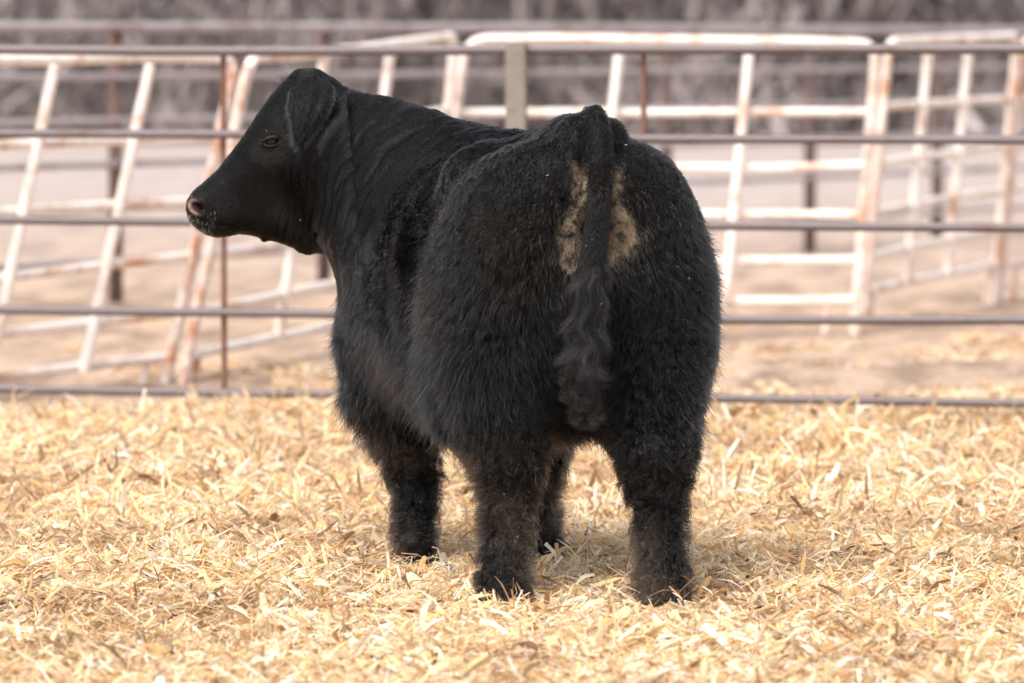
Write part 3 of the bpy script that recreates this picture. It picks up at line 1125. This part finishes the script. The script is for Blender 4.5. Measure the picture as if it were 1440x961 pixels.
# ---- ears: cupped leaves joined to the same body mesh
def ear(sgn):
    ns, nt_ = 22, 17
    ctr = [P(438, 110, HEADY), P(440, 126, HEADY), P(438, 147, HEADY), P(436, 168, HEADY), P(430, 188, HEADY), P(426, 204, HEADY)]
    outd = [.05, .105, .160, .185, .195, .19]
    hw = [.022, .066, .070, .046, .024, .001]
    tt = np.linspace(0, 1, ns)
    kk = np.linspace(0, 1, 6)
    cx = np.interp(tt, kk, [c_[0] for c_ in ctr]); cz = np.interp(tt, kk, [c_[2] for c_ in ctr])
    co = np.interp(tt, kk, outd); w = np.interp(tt, kk, hw)
    w = (w / .082) ** .75 * .082
    V_, n_ = [], 0
    for layer in (0, 1):
        for i in range(ns):
            for j in range(nt_):
                a = (j / (nt_ - 1) * 2 - 1)
                bulge = (1 - a * a) * .030 * math.sin(math.pi * min(1, .25 + tt[i] * .7))
                wob = .004 * math.sin(a * 9 + tt[i] * 5)
                th = (0 if layer == 0 else -.009) * (1 - a * a * .9)
                V_.append((cx[i] + a * w[i] * (1.0 if a > 0 else .92), HEADY + sgn * (co[i] + bulge + wob + th), cz[i] + .012 * a * a * (1 if a > 0 else .2)))
    V_ = np.array(V_)
    Q_ = []
    m = ns * nt_
    for i in range(ns - 1):
        for j in range(nt_ - 1):
            q = (i * nt_ + j, i * nt_ + j + 1, (i + 1) * nt_ + j + 1, (i + 1) * nt_ + j)
            Q_.append(q); Q_.append(tuple(x + m for x in q[::-1]))
    rimv = [i * nt_ for i in range(ns)] + [(ns - 1) * nt_ + j for j in range(1, nt_)] + [i * nt_ + nt_ - 1 for i in range(ns - 2, -1, -1)] + [j for j in range(nt_ - 2, 0, -1)]
    for i in range(len(rimv)):
        a, b_ = rimv[i], rimv[(i + 1) % len(rimv)]
        Q_.append((a, a + m, b_ + m, b_))
    Q_ = np.array(Q_)
    if sgn < 0:
        Q_ = Q_[:, ::-1]
    return V_, Q_


bodyV, bodyQ = [V], [Q]
off = len(V)
bodyC = [C]
EARR = []
for s in (-1, 1):
    ev, eq = ear(s)
    # make sure the outer layer faces outwards
    nn = vnormals(ev, eq)
    if nn[11 * 17 + 8, 1] * s < 0:
        eq = eq[:, ::-1]
    bodyV.append(ev); bodyQ.append(eq + off)
    ec = coat_color(ev, *proj(ev)) * .9
    bodyC.append(ec)
    EARR.append((off, len(ev)))
    off += len(ev)
Vb, Qb, Cb = np.concatenate(bodyV), np.concatenate(bodyQ), np.concatenate(bodyC)
body = mesh_np('body', Vb, Qb, m_hide, cow, colors=Cb)
Nb = vnormals(Vb, Qb)
isear = np.zeros(len(Vb), bool)
isear[EARR[0][0]:] = True

# ---- eyes
for s in (-1, 1):
    # surface depth at the eye
    m = (np.hypot(V[:, 0] - EX, V[:, 2] - EZ) < .012) & ((V[:, 1] - HEADY) * s > 0)
    yy = V[m, 1].mean() if m.any() else HEADY + s * .1
    c_ = np.array([EX, yy - s * .0055, EZ])
    th = np.linspace(0, np.pi, 17); phv = np.linspace(0, 2 * np.pi, 24, endpoint=False)
    sv = np.array([[.026 * math.sin(a) * math.cos(b_), .019 * math.cos(a), .022 * math.sin(a) * math.sin(b_)] for a in th for b_ in phv]) + c_
    sq = np.array([(i * 24 + j, i * 24 + (j + 1) % 24, (i + 1) * 24 + (j + 1) % 24, (i + 1) * 24 + j) for i in range(16) for j in range(24)])
    eo = mesh_np('eye', sv, sq, m_eye, cow)
    # lids: two soft arcs
    mb = MB()
    for up in (1, -1):
        arc = []
        for a in np.linspace(R(8), R(172), 12):
            arc.append(c_ + np.array([.029 * math.cos(a), s * (.011 + (.013 if up > 0 else .009) * math.sin(a)), up * (.0115 if up > 0 else .0155) * math.sin(a) + .001 + .004 * math.cos(a)]))
        mb.tube(arc, [.002 + (.0065 if up > 0 else .0025) * math.sin(x) for x in np.linspace(0.2, math.pi - .2, 12)], 8)
    lid = mb.build('eyelid', m_hide, cow)
    a = lid.data.color_attributes.new('tint', 'FLOAT_COLOR', 'POINT')
    cc_ = np.ones((len(lid.data.vertices), 4), np.float32); cc_[:, :3] = (.016, .013, .012)
    a.data.foreach_set('color', cc_.ravel())

# ---- hooves: two claws each
for q in (HL, HR, FL, FR):
    mb = MB()
    tz = float(q['toe'][2])
    c_ = q['toe']
    for s in (-1, 1):
        o_ = np.array([lx_, ly_, 0]) * s * .030
        f_ = np.array([hx_, hy_, 0])
        mb.tube([c_ + o_ + np.array([0, 0, .055]), c_ + o_ + f_ * .008 + np.array([0, 0, .02]), c_ + o_ + f_ * .018 + np.array([0, 0, -tz - .022]), c_ + o_ + f_ * .018 + np.array([0, 0, -tz - .030])],
                [.030, .034, .038, .036], 14)
    mb.build('hoof', m_hoof, cow)


# ---- the coat
def sample_surface(V, Q, dens, g, mask=None):
    a = V[Q[:, 1]] - V[Q[:, 0]]; b_ = V[Q[:, 3]] - V[Q[:, 0]]
    area = np.linalg.norm(np.cross(a, b_), axis=1)
    w = area * dens[Q].mean(1)
    n = int(w.sum())
    fi = g.choice(len(Q), n, p=w / w.sum())
    s, t = g.random(n)[:, None], g.random(n)[:, None]
    q = Q[fi]
    wts = [(1 - s) * (1 - t), s * (1 - t), s * t, (1 - s) * t]
    return q, wts


def lerpq(A, q, wts):
    if A.ndim == 1:
        return sum(A[q[:, j]] * wts[j][:, 0] for j in range(4))
    return sum(A[q[:, j]] * wts[j] for j in range(4))


def clump(p, cell, seed):
    """nearest jittered cell point for each root"""
    base_ = np.floor(p / cell).astype(np.int64)
    best = np.full(len(p), 1e9); ctr = np.zeros_like(p); cid = np.zeros(len(p))
    for dx in (-1, 0, 1):
        for dy in (-1, 0, 1):
            for dz in (-1, 0, 1):
                i = base_ + np.array([dx, dy, dz])
                j = np.stack([hsh(i[:, 0], i[:, 1], i[:, 2], seed + k) for k in range(3)], -1)
                c_ = (i + j) * cell
                d = ((c_ - p) ** 2).sum(1)
                m = d < best
                best[m] = d[m]; ctr[m] = c_[m]; cid[m] = j[m, 0]
    return ctr, cid


px, py = proj(Vb)
U, W_, Z = to_body(Vb)
legm = sst(Z, .60, .42)
headm = sst(px, 520, 480) * (Vb[:, 1] > 17.55) * sst(Z, .80, .92)
nz_ = 45 * fbm(Vb * 4, 33, 3)
neckm = sst(px + nz_, 720, 560) * sst(py + nz_, 470, 290) * (Vb[:, 1] > 17.25) * sst(Z, .70, .85)
smooth_m = np.clip(np.maximum(headm, neckm), 0, 1)
topm = sst(Z, .92, 1.24)
tailc = np.array(TAIL)
dt = np.min(np.stack([np.linalg.norm(Vb - t_, axis=1) for t_ in tailc]), 0)
tailm = sst(dt, .062, .048) * (Vb[:, 1] < 16.50) * sst(Z, 1.13, 1.10)
rearm = dirt_mask(Vb, px, py)
length = .039 + .016 * fbm(Vb * 3, 7, 2)
length = length * (1 - topm) + .013 * topm
length = length * (1 - legm) + .031 * legm
belly = sst(Z, .66, .50) * sst(Z, .34, .42) * (U > .3) * (U < 1.5)
length = length + .018 * belly
length = length * (1 - smooth_m) + .0050 * smooth_m
length = length * (1 - rearm) + .009 * rearm
bare = np.exp(-(((px - 818) / 40) ** 2 + ((py - 235) / 40) ** 2)) * (Vb[:, 1] < 16.7)
length = length * (1 - .6 * bare)
length = np.where(tailm > .5, np.interp(Z, [.45, .75, .95, 1.1, 1.4], [.03, .040, .030, .010, .010]), length)
length = np.where(isear, .018, length)
onroot = (np.hypot(px - 842, 0 * px) < 34) * (py > 165) * (Vb[:, 1] < 16.56) * (Z > 1.08)
length = np.where(onroot > 0, .007, length)
foot = sst(Z, .10, .03)
length = length * (1 - .45 * foot)
dens = 52000 + 0 * Z
dens = dens * (1 + 1.6 * smooth_m) * (1 + .8 * topm)
dens[isear] = 90000
# hide what nobody could see: none; the right flank and belly get a thinner coat
dens = dens * np.where((Nb[:, 1] > .35) | (Nb[:, 2] < -.75), .45, 1)
muz = (px < 285) & (Vb[:, 1] > 17.5)
dens = dens * np.where(muz, .15, 1)
dn_ = np.hypot(Vb[:, 0] - NX, Vb[:, 2] - NZ)
dens[(dn_ < .03) & (px < 300)] = 0
de_ = np.hypot(Vb[:, 0] - EX, (Vb[:, 2] - EZ) * 1.2)
dens[(de_ < .028) & ~isear & (np.abs(Vb[:, 1] - HEADY) > .04)] = 0


def make_hair(name, p, n, L, d0, curl, rad_, colr, clc, clw, npt=6, droop=.0, seed=3, seg_r=None):
    """p roots, n normals, L lengths, d0 growth directions (unit), curl amplitude, clump cell and weight"""
    g = np.random.default_rng(seed)
    m = len(p)
    ctr, cid = clump(p, clc, seed)
    ctr = ctr - n * ((ctr - p) * n).sum(1, keepdims=True)     # keep the clump at skin level
    tipc = ctr + d0 * L[:, None] * (.9 + .35 * cid[:, None])
    t = np.linspace(0, 1, npt)
    ph0 = g.random(m) * 6.28 * .25 + cid * 6.28
    s1 = norm(np.cross(d0, n + .01))
    s2 = np.cross(d0, s1)
    pos = np.zeros((m, npt, 3), dtype=np.float32)
    wig = g.normal(0, 1, (m, 3)) * (L * .10)[:, None]
    for i, ti in enumerate(t):
        # leave the skin along the normal, then lie over
        dirp = n * (ti * .32 * (1 - ti * .6)) * L[:, None]
        straight = p + d0 * (L * ti)[:, None]
        toward = p * (1 - ti) + tipc * ti
        w = (clw * ti ** 1.0)[:, None] if not np.isscalar(clw) else clw * ti
        q = straight * (1 - w) + toward * w + dirp + wig * ti * ti
        if np.any(curl > 0):
            a = ph0 + ti * 5.5
            q = q + (s1 * np.cos(a)[:, None] + s2 * np.sin(a)[:, None] - s1 * np.cos(ph0)[:, None] - s2 * np.sin(ph0)[:, None]) * (curl * (.25 + ti))[:, None]
        q[:, 2] -= droop * ti * ti * L
        pos[:, i] = q
    hc = bpy.data.hair_curves.new(name)
    hc.add_curves([npt] * m)
    hc.attributes['position'].data.foreach_set('vector', pos.ravel())
    ra = hc.attributes.get('radius') or hc.attributes.new('radius', 'FLOAT', 'POINT')
    rr = (rad_[:, None] * np.interp(t, [0, .6, 1], [1, .85, .25])[None]).astype(np.float32)
    ra.data.foreach_set('value', rr.ravel())
    ca = hc.attributes.new('tint', 'FLOAT_COLOR', 'CURVE')
    cc_ = np.ones((m, 4), np.float32); cc_[:, :3] = colr
    ca.data.foreach_set('color', cc_.ravel())
    hc.materials.append(m_hair)
    o = bpy.data.objects.new(name, hc)
    col.objects.link(o)
    o.parent = cow
    o.matrix_parent_inverse = parent_inv(cow)
    return o


def growth(p, n, px, py, ear_):
    """which way the coat lies"""
    u, v, z = to_body(p)
    back = np.array([-hx_, -hy_, 0])
    down = np.array([0, 0, -1.0])
    d = np.zeros_like(p)
    kd = .35 + .9 * sst(z, 1.2, .7)
    d += back * (.9 - .2 * kd)[:, None] + down * kd[:, None]
    # hams: sweep down and away from the cleft, then down
    rear = sst(u, .40, .15)
    outw = np.sign(v)[:, None] * np.array([lx_, ly_, 0]) * .35
    d = d * (1 - rear[:, None]) + rear[:, None] * (down * 1.0 + outw * sst(z, .6, 1.1)[:, None] * 1.4)
    # legs are brushed outward and slightly up in places
    lg = sst(z, .50, .36)
    nn = fbm(p * 10, 23, 2)
    d = d * (1 - lg[:, None]) + lg[:, None] * (down * (.55 + .9 * nn)[:, None] + n * .5)
    hd = sst(px, 500, 470) * (p[:, 1] > 17.55)
    d = d * (1 - hd[:, None]) + hd[:, None] * (np.array([AXH[0], 0, AXH[2]]) * .8 + down * .6)
    sw = np.stack([fbm(p * 6.0, 31 + k, 2) for k in range(3)], -1)
    d = d + sw * .75
    d = d - n * (d * n).sum(1, keepdims=True)
    d = norm(d)
    d[ear_] = norm(np.array([-.25, 0, -1.0]) + .2 * sw[ear_])
    return d


g = np.random.default_rng(99)
q, wts = sample_surface(Vb, Qb, dens, g)
p_ = lerpq(Vb, q, wts); n_ = norm(lerpq(Nb, q, wts)); L_ = lerpq(length, q, wts)
sm_ = lerpq(smooth_m, q, wts); tl_ = lerpq(tailm, q, wts) > .05 + .9 * g.random(len(p_)); ear_ = isear[q[:, 0]]
leg_ = lerpq(legm, q, wts) * (1 - sm_)
top_ = lerpq(topm, q, wts)
qx, qy = proj(p_)
L_ = L_ * (.65 + .6 * g.random(len(L_)))
d_ = growth(p_, n_, qx, qy, ear_)
lift = .55 * (1 - sm_) * (1 - .2 * top_) + .10 * sm_ + .15 * leg_
d_ = norm(d_ + n_ * (lift + .25 * ear_)[:, None] + g.normal(0, .16, d_.shape) * (1 - .5 * sm_ + 1.6 * ear_)[:, None])
fly = (g.random(len(L_)) < .05) & (sm_ < .4) & (top_ < .7)
L_[fly] *= 1.45
d_[fly] = norm(d_[fly] + n_[fly] * .55 + g.normal(0, .25, (fly.sum(), 3)))
dm_ = dirt_mask(p_, qx, qy)
c_ = coat_color(p_, qx, qy)
c_ = c_ * (1 + .35 * g.normal(0, 1, len(c_)))[:, None].clip(.3, 2.2)
light_ = g.random(len(c_)) < .06 * (1 - sm_ * .5)
c_[light_] = np.array([.034, .029, .028]) * (.5 + g.random(light_.sum()))[:, None]
tn_ = g.random(len(c_))
stain = np.where((tn_ < .45)[:, None], np.array([.96, .83, .60]), np.where((tn_ < .75)[:, None], np.array([.50, .38, .23]), np.array([.07, .055, .04])))
stain = stain + ((qx > 842) & (tn_ < .75))[:, None] * np.array([-.12, -.02, .14])
stain = stain * (.6 + .6 * g.random(len(c_)))[:, None] * (1 + .5 * fbm(p_ * 24, 8, 2))[:, None]
pick = g.random(len(c_)) < dm_ ** .8 * .82
c_[pick] = stain[pick]
# bleached ends scattered round the stained area and down the legs
spread = np.exp(-(((qx - 835) / 75) ** 2 + ((qy - 330) / 75) ** 2)) * (p_[:, 1] < 16.8)
pick = g.random(len(c_)) < spread * .26
c_[pick] = np.array([.40, .33, .24]) * (.5 + .8 * g.random(pick.sum()))[:, None]
pick = g.random(len(c_)) < .06 * leg_
c_[pick] = np.array([.28, .22, .16]) * (.4 + .9 * g.random(pick.sum()))[:, None]
c_ = c_.clip(.004, .8)
keep = ~tl_
rr_ = .00040 + .00042 * g.random(len(p_)) ** 2 * (1 - sm_)
curl_ = (.0022 + .0065 * leg_) * (1 - sm_)
make_hair('coat', p_[keep], n_[keep], L_[keep], d_[keep], curl_[keep], rr_[keep], c_[keep], .026, (.62 * sst(L_, .014, .042) * (1 - sm_))[keep].clip(0, .8), 6, .10, 3)

# ---- tail hair: short above, long waves and a curled switch below
def tail_hair():
    g = np.random.default_rng(123)
    T = np.array(TAIL); tr = np.array(TR_)
    seg = np.linspace(0, 1, len(T))
    m = 34000
    s = g.random(m) ** .8
    s = .27 + .73 * s
    c = np.stack([np.interp(s, seg, T[:, k]) for k in range(3)], -1)
    r = np.interp(s, seg, tr)
    a = g.random(m) * 2 * np.pi
    nrm = np.stack([np.cos(a), np.sin(a), 0 * a], -1)
    p = c + nrm * (r * .96)[:, None]
    L = np.interp(s, [.0, .35, .5, .6, .75, 1.0], [.006, .009, .022, .040, .045, .045]) * (.7 + .5 * g.random(m))
    d = norm(np.array([0, -.04, -1.0]) + nrm * np.interp(s, [.2, .45, .8, 1], [.35, .35, .20, .12])[:, None] + g.normal(0, .10, (m, 3)))
    curl = np.interp(s, [.3, .6, .85, 1.0], [.0008, .004, .010, .017])
    L = np.where(s > .6, np.minimum(L, .045), L)
    base_ = np.array([.0045, .0038, .0040]) * (1 + .5 * g.normal(0, 1, m))[:, None].clip(.3, 2.5)
    make_hair('tail_hair', p, nrm, L, d, curl * .5, np.full(m, .00045) + .0003 * g.random(m), base_.clip(.003, .6), .014, np.interp(s, [0, .45, .7], [.1, .25, .6]), 6, .0, 17)
    # long waved locks ending in ringlets
    ng, per, npt = 210, 90, 16
    s0 = np.sort(.47 + .50 * g.random(ng) ** .75)
    a0 = g.random(ng) * 2 * np.pi
    t = np.linspace(0, 1, npt)
    P0 = np.stack([np.interp(s0, seg, T[:, k]) for k in range(3)], -1)
    r0 = np.interp(s0, seg, tr) * 1.0
    out = np.stack([np.cos(a0), np.sin(a0), 0 * a0], -1)
    root = P0 + out * (r0 * .9)[:, None]
    LL = np.interp(s0, [.45, .7, .97], [.10, .13, .085]) * (.75 + .5 * g.random(ng))
    G = np.zeros((ng, npt, 3))
    G[:, 0] = root
    dirc = norm(np.array([0, -.02, -1.0]) + out * .40 + g.normal(0, .09, (ng, 3)))
    zend = root[:, 2] - LL
    spin = np.where(g.random(ng) < .5, 1, -1) * (2.4 + 2.6 * g.random(ng)) * sst(zend, .66, .56)
    th = np.zeros(ng)
    cur = root.copy()
    for k in range(1, npt):
        tt_ = t[k]
        wav = .55 * np.sin(cur[:, 2] * 62 + 1.3 * np.sin(a0) + .8) * sst(np.full(ng, tt_), .1, .5)
        th = wav + spin * max(0, tt_ - .55) * 2.4
        dd = dirc.copy()
        dx = dd[:, 0] * np.cos(th) - dd[:, 2] * np.sin(th) * -1
        dz = dd[:, 2] * np.cos(th) - dd[:, 0] * np.sin(th)
        dd = norm(np.stack([dx, dd[:, 1] - .05 * np.abs(th), dz], -1))
        inward = P0 - cur; inward[:, 2] = 0
        cur = cur + dd * (LL / (npt - 1))[:, None] + inward * .022
        G[:, k] = cur
    m = ng * per
    gi = np.repeat(np.arange(ng), per)
    offr = .0050 + .007 * g.random(ng)
    o3 = g.normal(0, 1, (m, 3)) * offr[gi][:, None] * .6
    ln_ = .6 + .4 * g.random(m)
    stray = g.normal(0, 1, (m, 3)) * np.where(g.random(m) < .12, .014, .003)[:, None]
    wv = g.normal(0, .0016, (m, 3)); wp = g.random(m) * 6.28
    pos = np.zeros((m, npt, 3), np.float32)
    for k in range(npt):
        tk = t[k] * ln_ * (npt - 1)
        i0 = np.minimum(tk.astype(int), npt - 2); f = (tk - i0)[:, None]
        c3 = G[gi, i0] * (1 - f) + G[gi, i0 + 1] * f
        pos[:, k] = c3 + o3 * (1.3 - .3 * t[k]) + stray * t[k] ** 1.5 + wv * np.sin(t[k] * 7 + wp)[:, None]
    hc = bpy.data.hair_curves.new('tail_switch')
    hc.add_curves([npt] * m)
    hc.attributes['position'].data.foreach_set('vector', pos.ravel())
    ra = hc.attributes.get('radius') or hc.attributes.new('radius', 'FLOAT', 'POINT')
    ra.data.foreach_set('value', (np.full((m, 1), .00046) * np.interp(t, [0, .7, 1], [1, .9, .3])[None]).astype(np.float32).ravel())
    ca = hc.attributes.new('tint', 'FLOAT_COLOR', 'CURVE')
    cl = np.ones((m, 4), np.float32)
    tone = (.7 + .9 * g.random(ng) ** 2)[gi] * (.6 + .8 * g.random(m))
    cl[:, :3] = np.array([.0080, .0070, .0074]) * tone[:, None]
    bright = g.random(m) < .15
    cl[bright, :3] = np.array([.06, .052, .05]) * tone[bright][:, None]
    tip = ((s0 > .93) & (g.random(ng) < .5))[gi]
    cl[tip, :3] = np.array([.04, .030, .022]) * tone[tip][:, None]
    ca.data.foreach_set('color', cl.ravel())
    hc.materials.append(m_hair)
    o = bpy.data.objects.new('tail_switch', hc)
    col.objects.link(o)
    o.parent = cow
    o.matrix_parent_inverse = parent_inv(cow)


tail_hair()

# fringe under the jaw and poll tuft
def tuft():
    g = np.random.default_rng(321)
    m = 380
    c = P(398, 112, HEADY)
    p = np.array([P(a, b_, HEADY) for a, b_ in zip(395 + 34 * g.random(m), 118 - 9 * g.random(m))])
    p[:, 1] += g.normal(0, .03, m)
    n = np.tile(np.array([-.5, 0, .86]), (m, 1))
    d = norm(np.array([-.9, -.05, .42]) + g.normal(0, .32, (m, 3)))
    L = .015 + .035 * g.random(m) ** 2
    make_hair('forelock', p, n, L, d, np.full(m, .002), np.full(m, .00035), np.tile(np.array([.02, .018, .018]), (m, 1)), .02, .4, 6, .0, 5)
    m = 70
    for sg in (-1, 1):
        k = np.where((px < 305) & (px > 266) & (py > 296) & (py < 330) & ((Vb[:, 1] - HEADY) * sg > .02) & ~isear)[0]
        k = k[g.integers(0, len(k), m)]
        make_hair('whiskers', Vb[k], Nb[k], .012 + .02 * g.random(m), norm(Nb[k] + g.normal(0, .3, (m, 3)) + np.array([-.2, 0, -.5])), np.full(m, .001), np.full(m, .0003), np.tile(np.array([.35, .31, .27]), (m, 1)), .02, .0, 5, .1, 9)
    for ev, sg in ((bodyV[1], -1), (bodyV[2], 1)):
        m = 1500
        i = g.random(m) * 20.5; i0 = i.astype(int); f = (i - i0)[:, None]
        jj = np.where(g.random(m) < .7, 0, 16)
        e = ev[i0 * 17 + jj] * (1 - f) + ev[(i0 + 1) * 17 + jj] * f
        n2 = np.tile(np.array([0, sg * 1.0, 0]), (m, 1))
        d2 = norm(np.array([-.10, sg * .25, -1.0]) + np.where(jj == 0, -.25, .2)[:, None] * np.array([1, 0, 0]) + g.normal(0, .22, (m, 3)))
        L2 = (.010 + .022 * g.random(m)) * (.6 + .5 * i / 20)
        c2 = np.array([.03, .027, .026]) * (.3 + 1.6 * g.random(m) ** 2)[:, None]
        make_hair('ear_fringe', e, n2, L2, d2, np.full(m, .001), np.full(m, .0004), c2, .02, .3, 6, .1, 6)
tuft()

# specks of chaff caught in the coat
def flecks():
    g = np.random.default_rng(77)
    w = np.exp(-(((px - 850) / 90) ** 2 + ((py - 330) / 110) ** 2)) * 1.3 + sst(Z, .45, .2) * 1.1 + .03 + 9.0 * np.exp(-(((px - 285) / 18) ** 2 + ((py - 312) / 14) ** 2)) + 3.0 * np.exp(-(((px - 298) / 10) ** 2 + ((py - 297) / 8) ** 2))
    w = w * (Nb[:, 1] < .1)
    w[isear] = 0
    q, wts = sample_surface(Vb, Qb, w * 700, g)
    p = lerpq(Vb, q, wts); n = norm(lerpq(Nb, q, wts)); L = lerpq(length, q, wts)
    m = len(p)
    p = p + n * (L * (.35 + .45 * g.random(m)))[:, None]
    s = .0010 + .0034 * g.random(m) ** 3
    a = norm(g.normal(0, 1, (m, 3))); b_ = norm(np.cross(a, g.normal(0, 1, (m, 3)))); c3 = np.cross(a, b_)
    V_ = np.stack([p - a * s[:, None], p - b_ * s[:, None] * .28, p + a * s[:, None], p + b_ * s[:, None] * .28, p + c3 * s[:, None] * .3], 1)
    Q_ = np.array([(0, 1, 4), (1, 2, 4), (2, 3, 4), (3, 0, 4), (0, 3, 2), (0, 2, 1)])
    Qa = (np.arange(m)[:, None, None] * 5 + Q_[None]).reshape(-1, 3)
    Cc = PAL[g.choice([1, 3, 4, 0], m)] * .9
    o = mesh_np('chaff', V_.reshape(-1, 3), Qa, m_straw, cow, False, np.repeat(Cc[:, None], 5, 1).reshape(-1, 3))
    o['kind'] = 'stuff'
flecks()


# ------------------------------------------------------------------ cob fragments in the straw
def cob(x, y, L, rz, label):
    z = float(ground_h(np.array([x]), np.array([y]))[0]) + .034
    root_z = z
    mb = MB()
    t = np.linspace(-.5, .5, 9)
    pts = [(x + math.cos(rz) * L * a, y + math.sin(rz) * L * a, z + .006 * a) for a in t]
    mb.tube(pts, [.006, .011, .0125, .013, .0135, .013, .012, .0115, .006], 14)
    o = mb.build('corn_cob', m_cob)
    v = np.empty(len(o.data.vertices) * 3, np.float32)
    o.data.vertices.foreach_get('co', v)
    v = v.reshape(-1, 3)
    v += .0016 * np.stack([vnoise(v * 260, 5 + k) for k in range(3)], -1).astype(np.float32)
    o.data.vertices.foreach_set('co', v.ravel())
    o['label'] = label
    o['category'] = 'corn cob'
    o['group'] = 'broken corn cobs in the straw'


def gpt(px, py):
    d = F * CAMZ / (py - HZ)
    return P(px, py, d)[0], d


x, y = gpt(63, 838)
cob(x, y, .05, .7, 'red broken corn cob lying in a dark hollow of the straw')
x, y = gpt(196, 806)
cob(x, y, .055, .2, 'pale red corn cob half buried below the raked straw ridge')
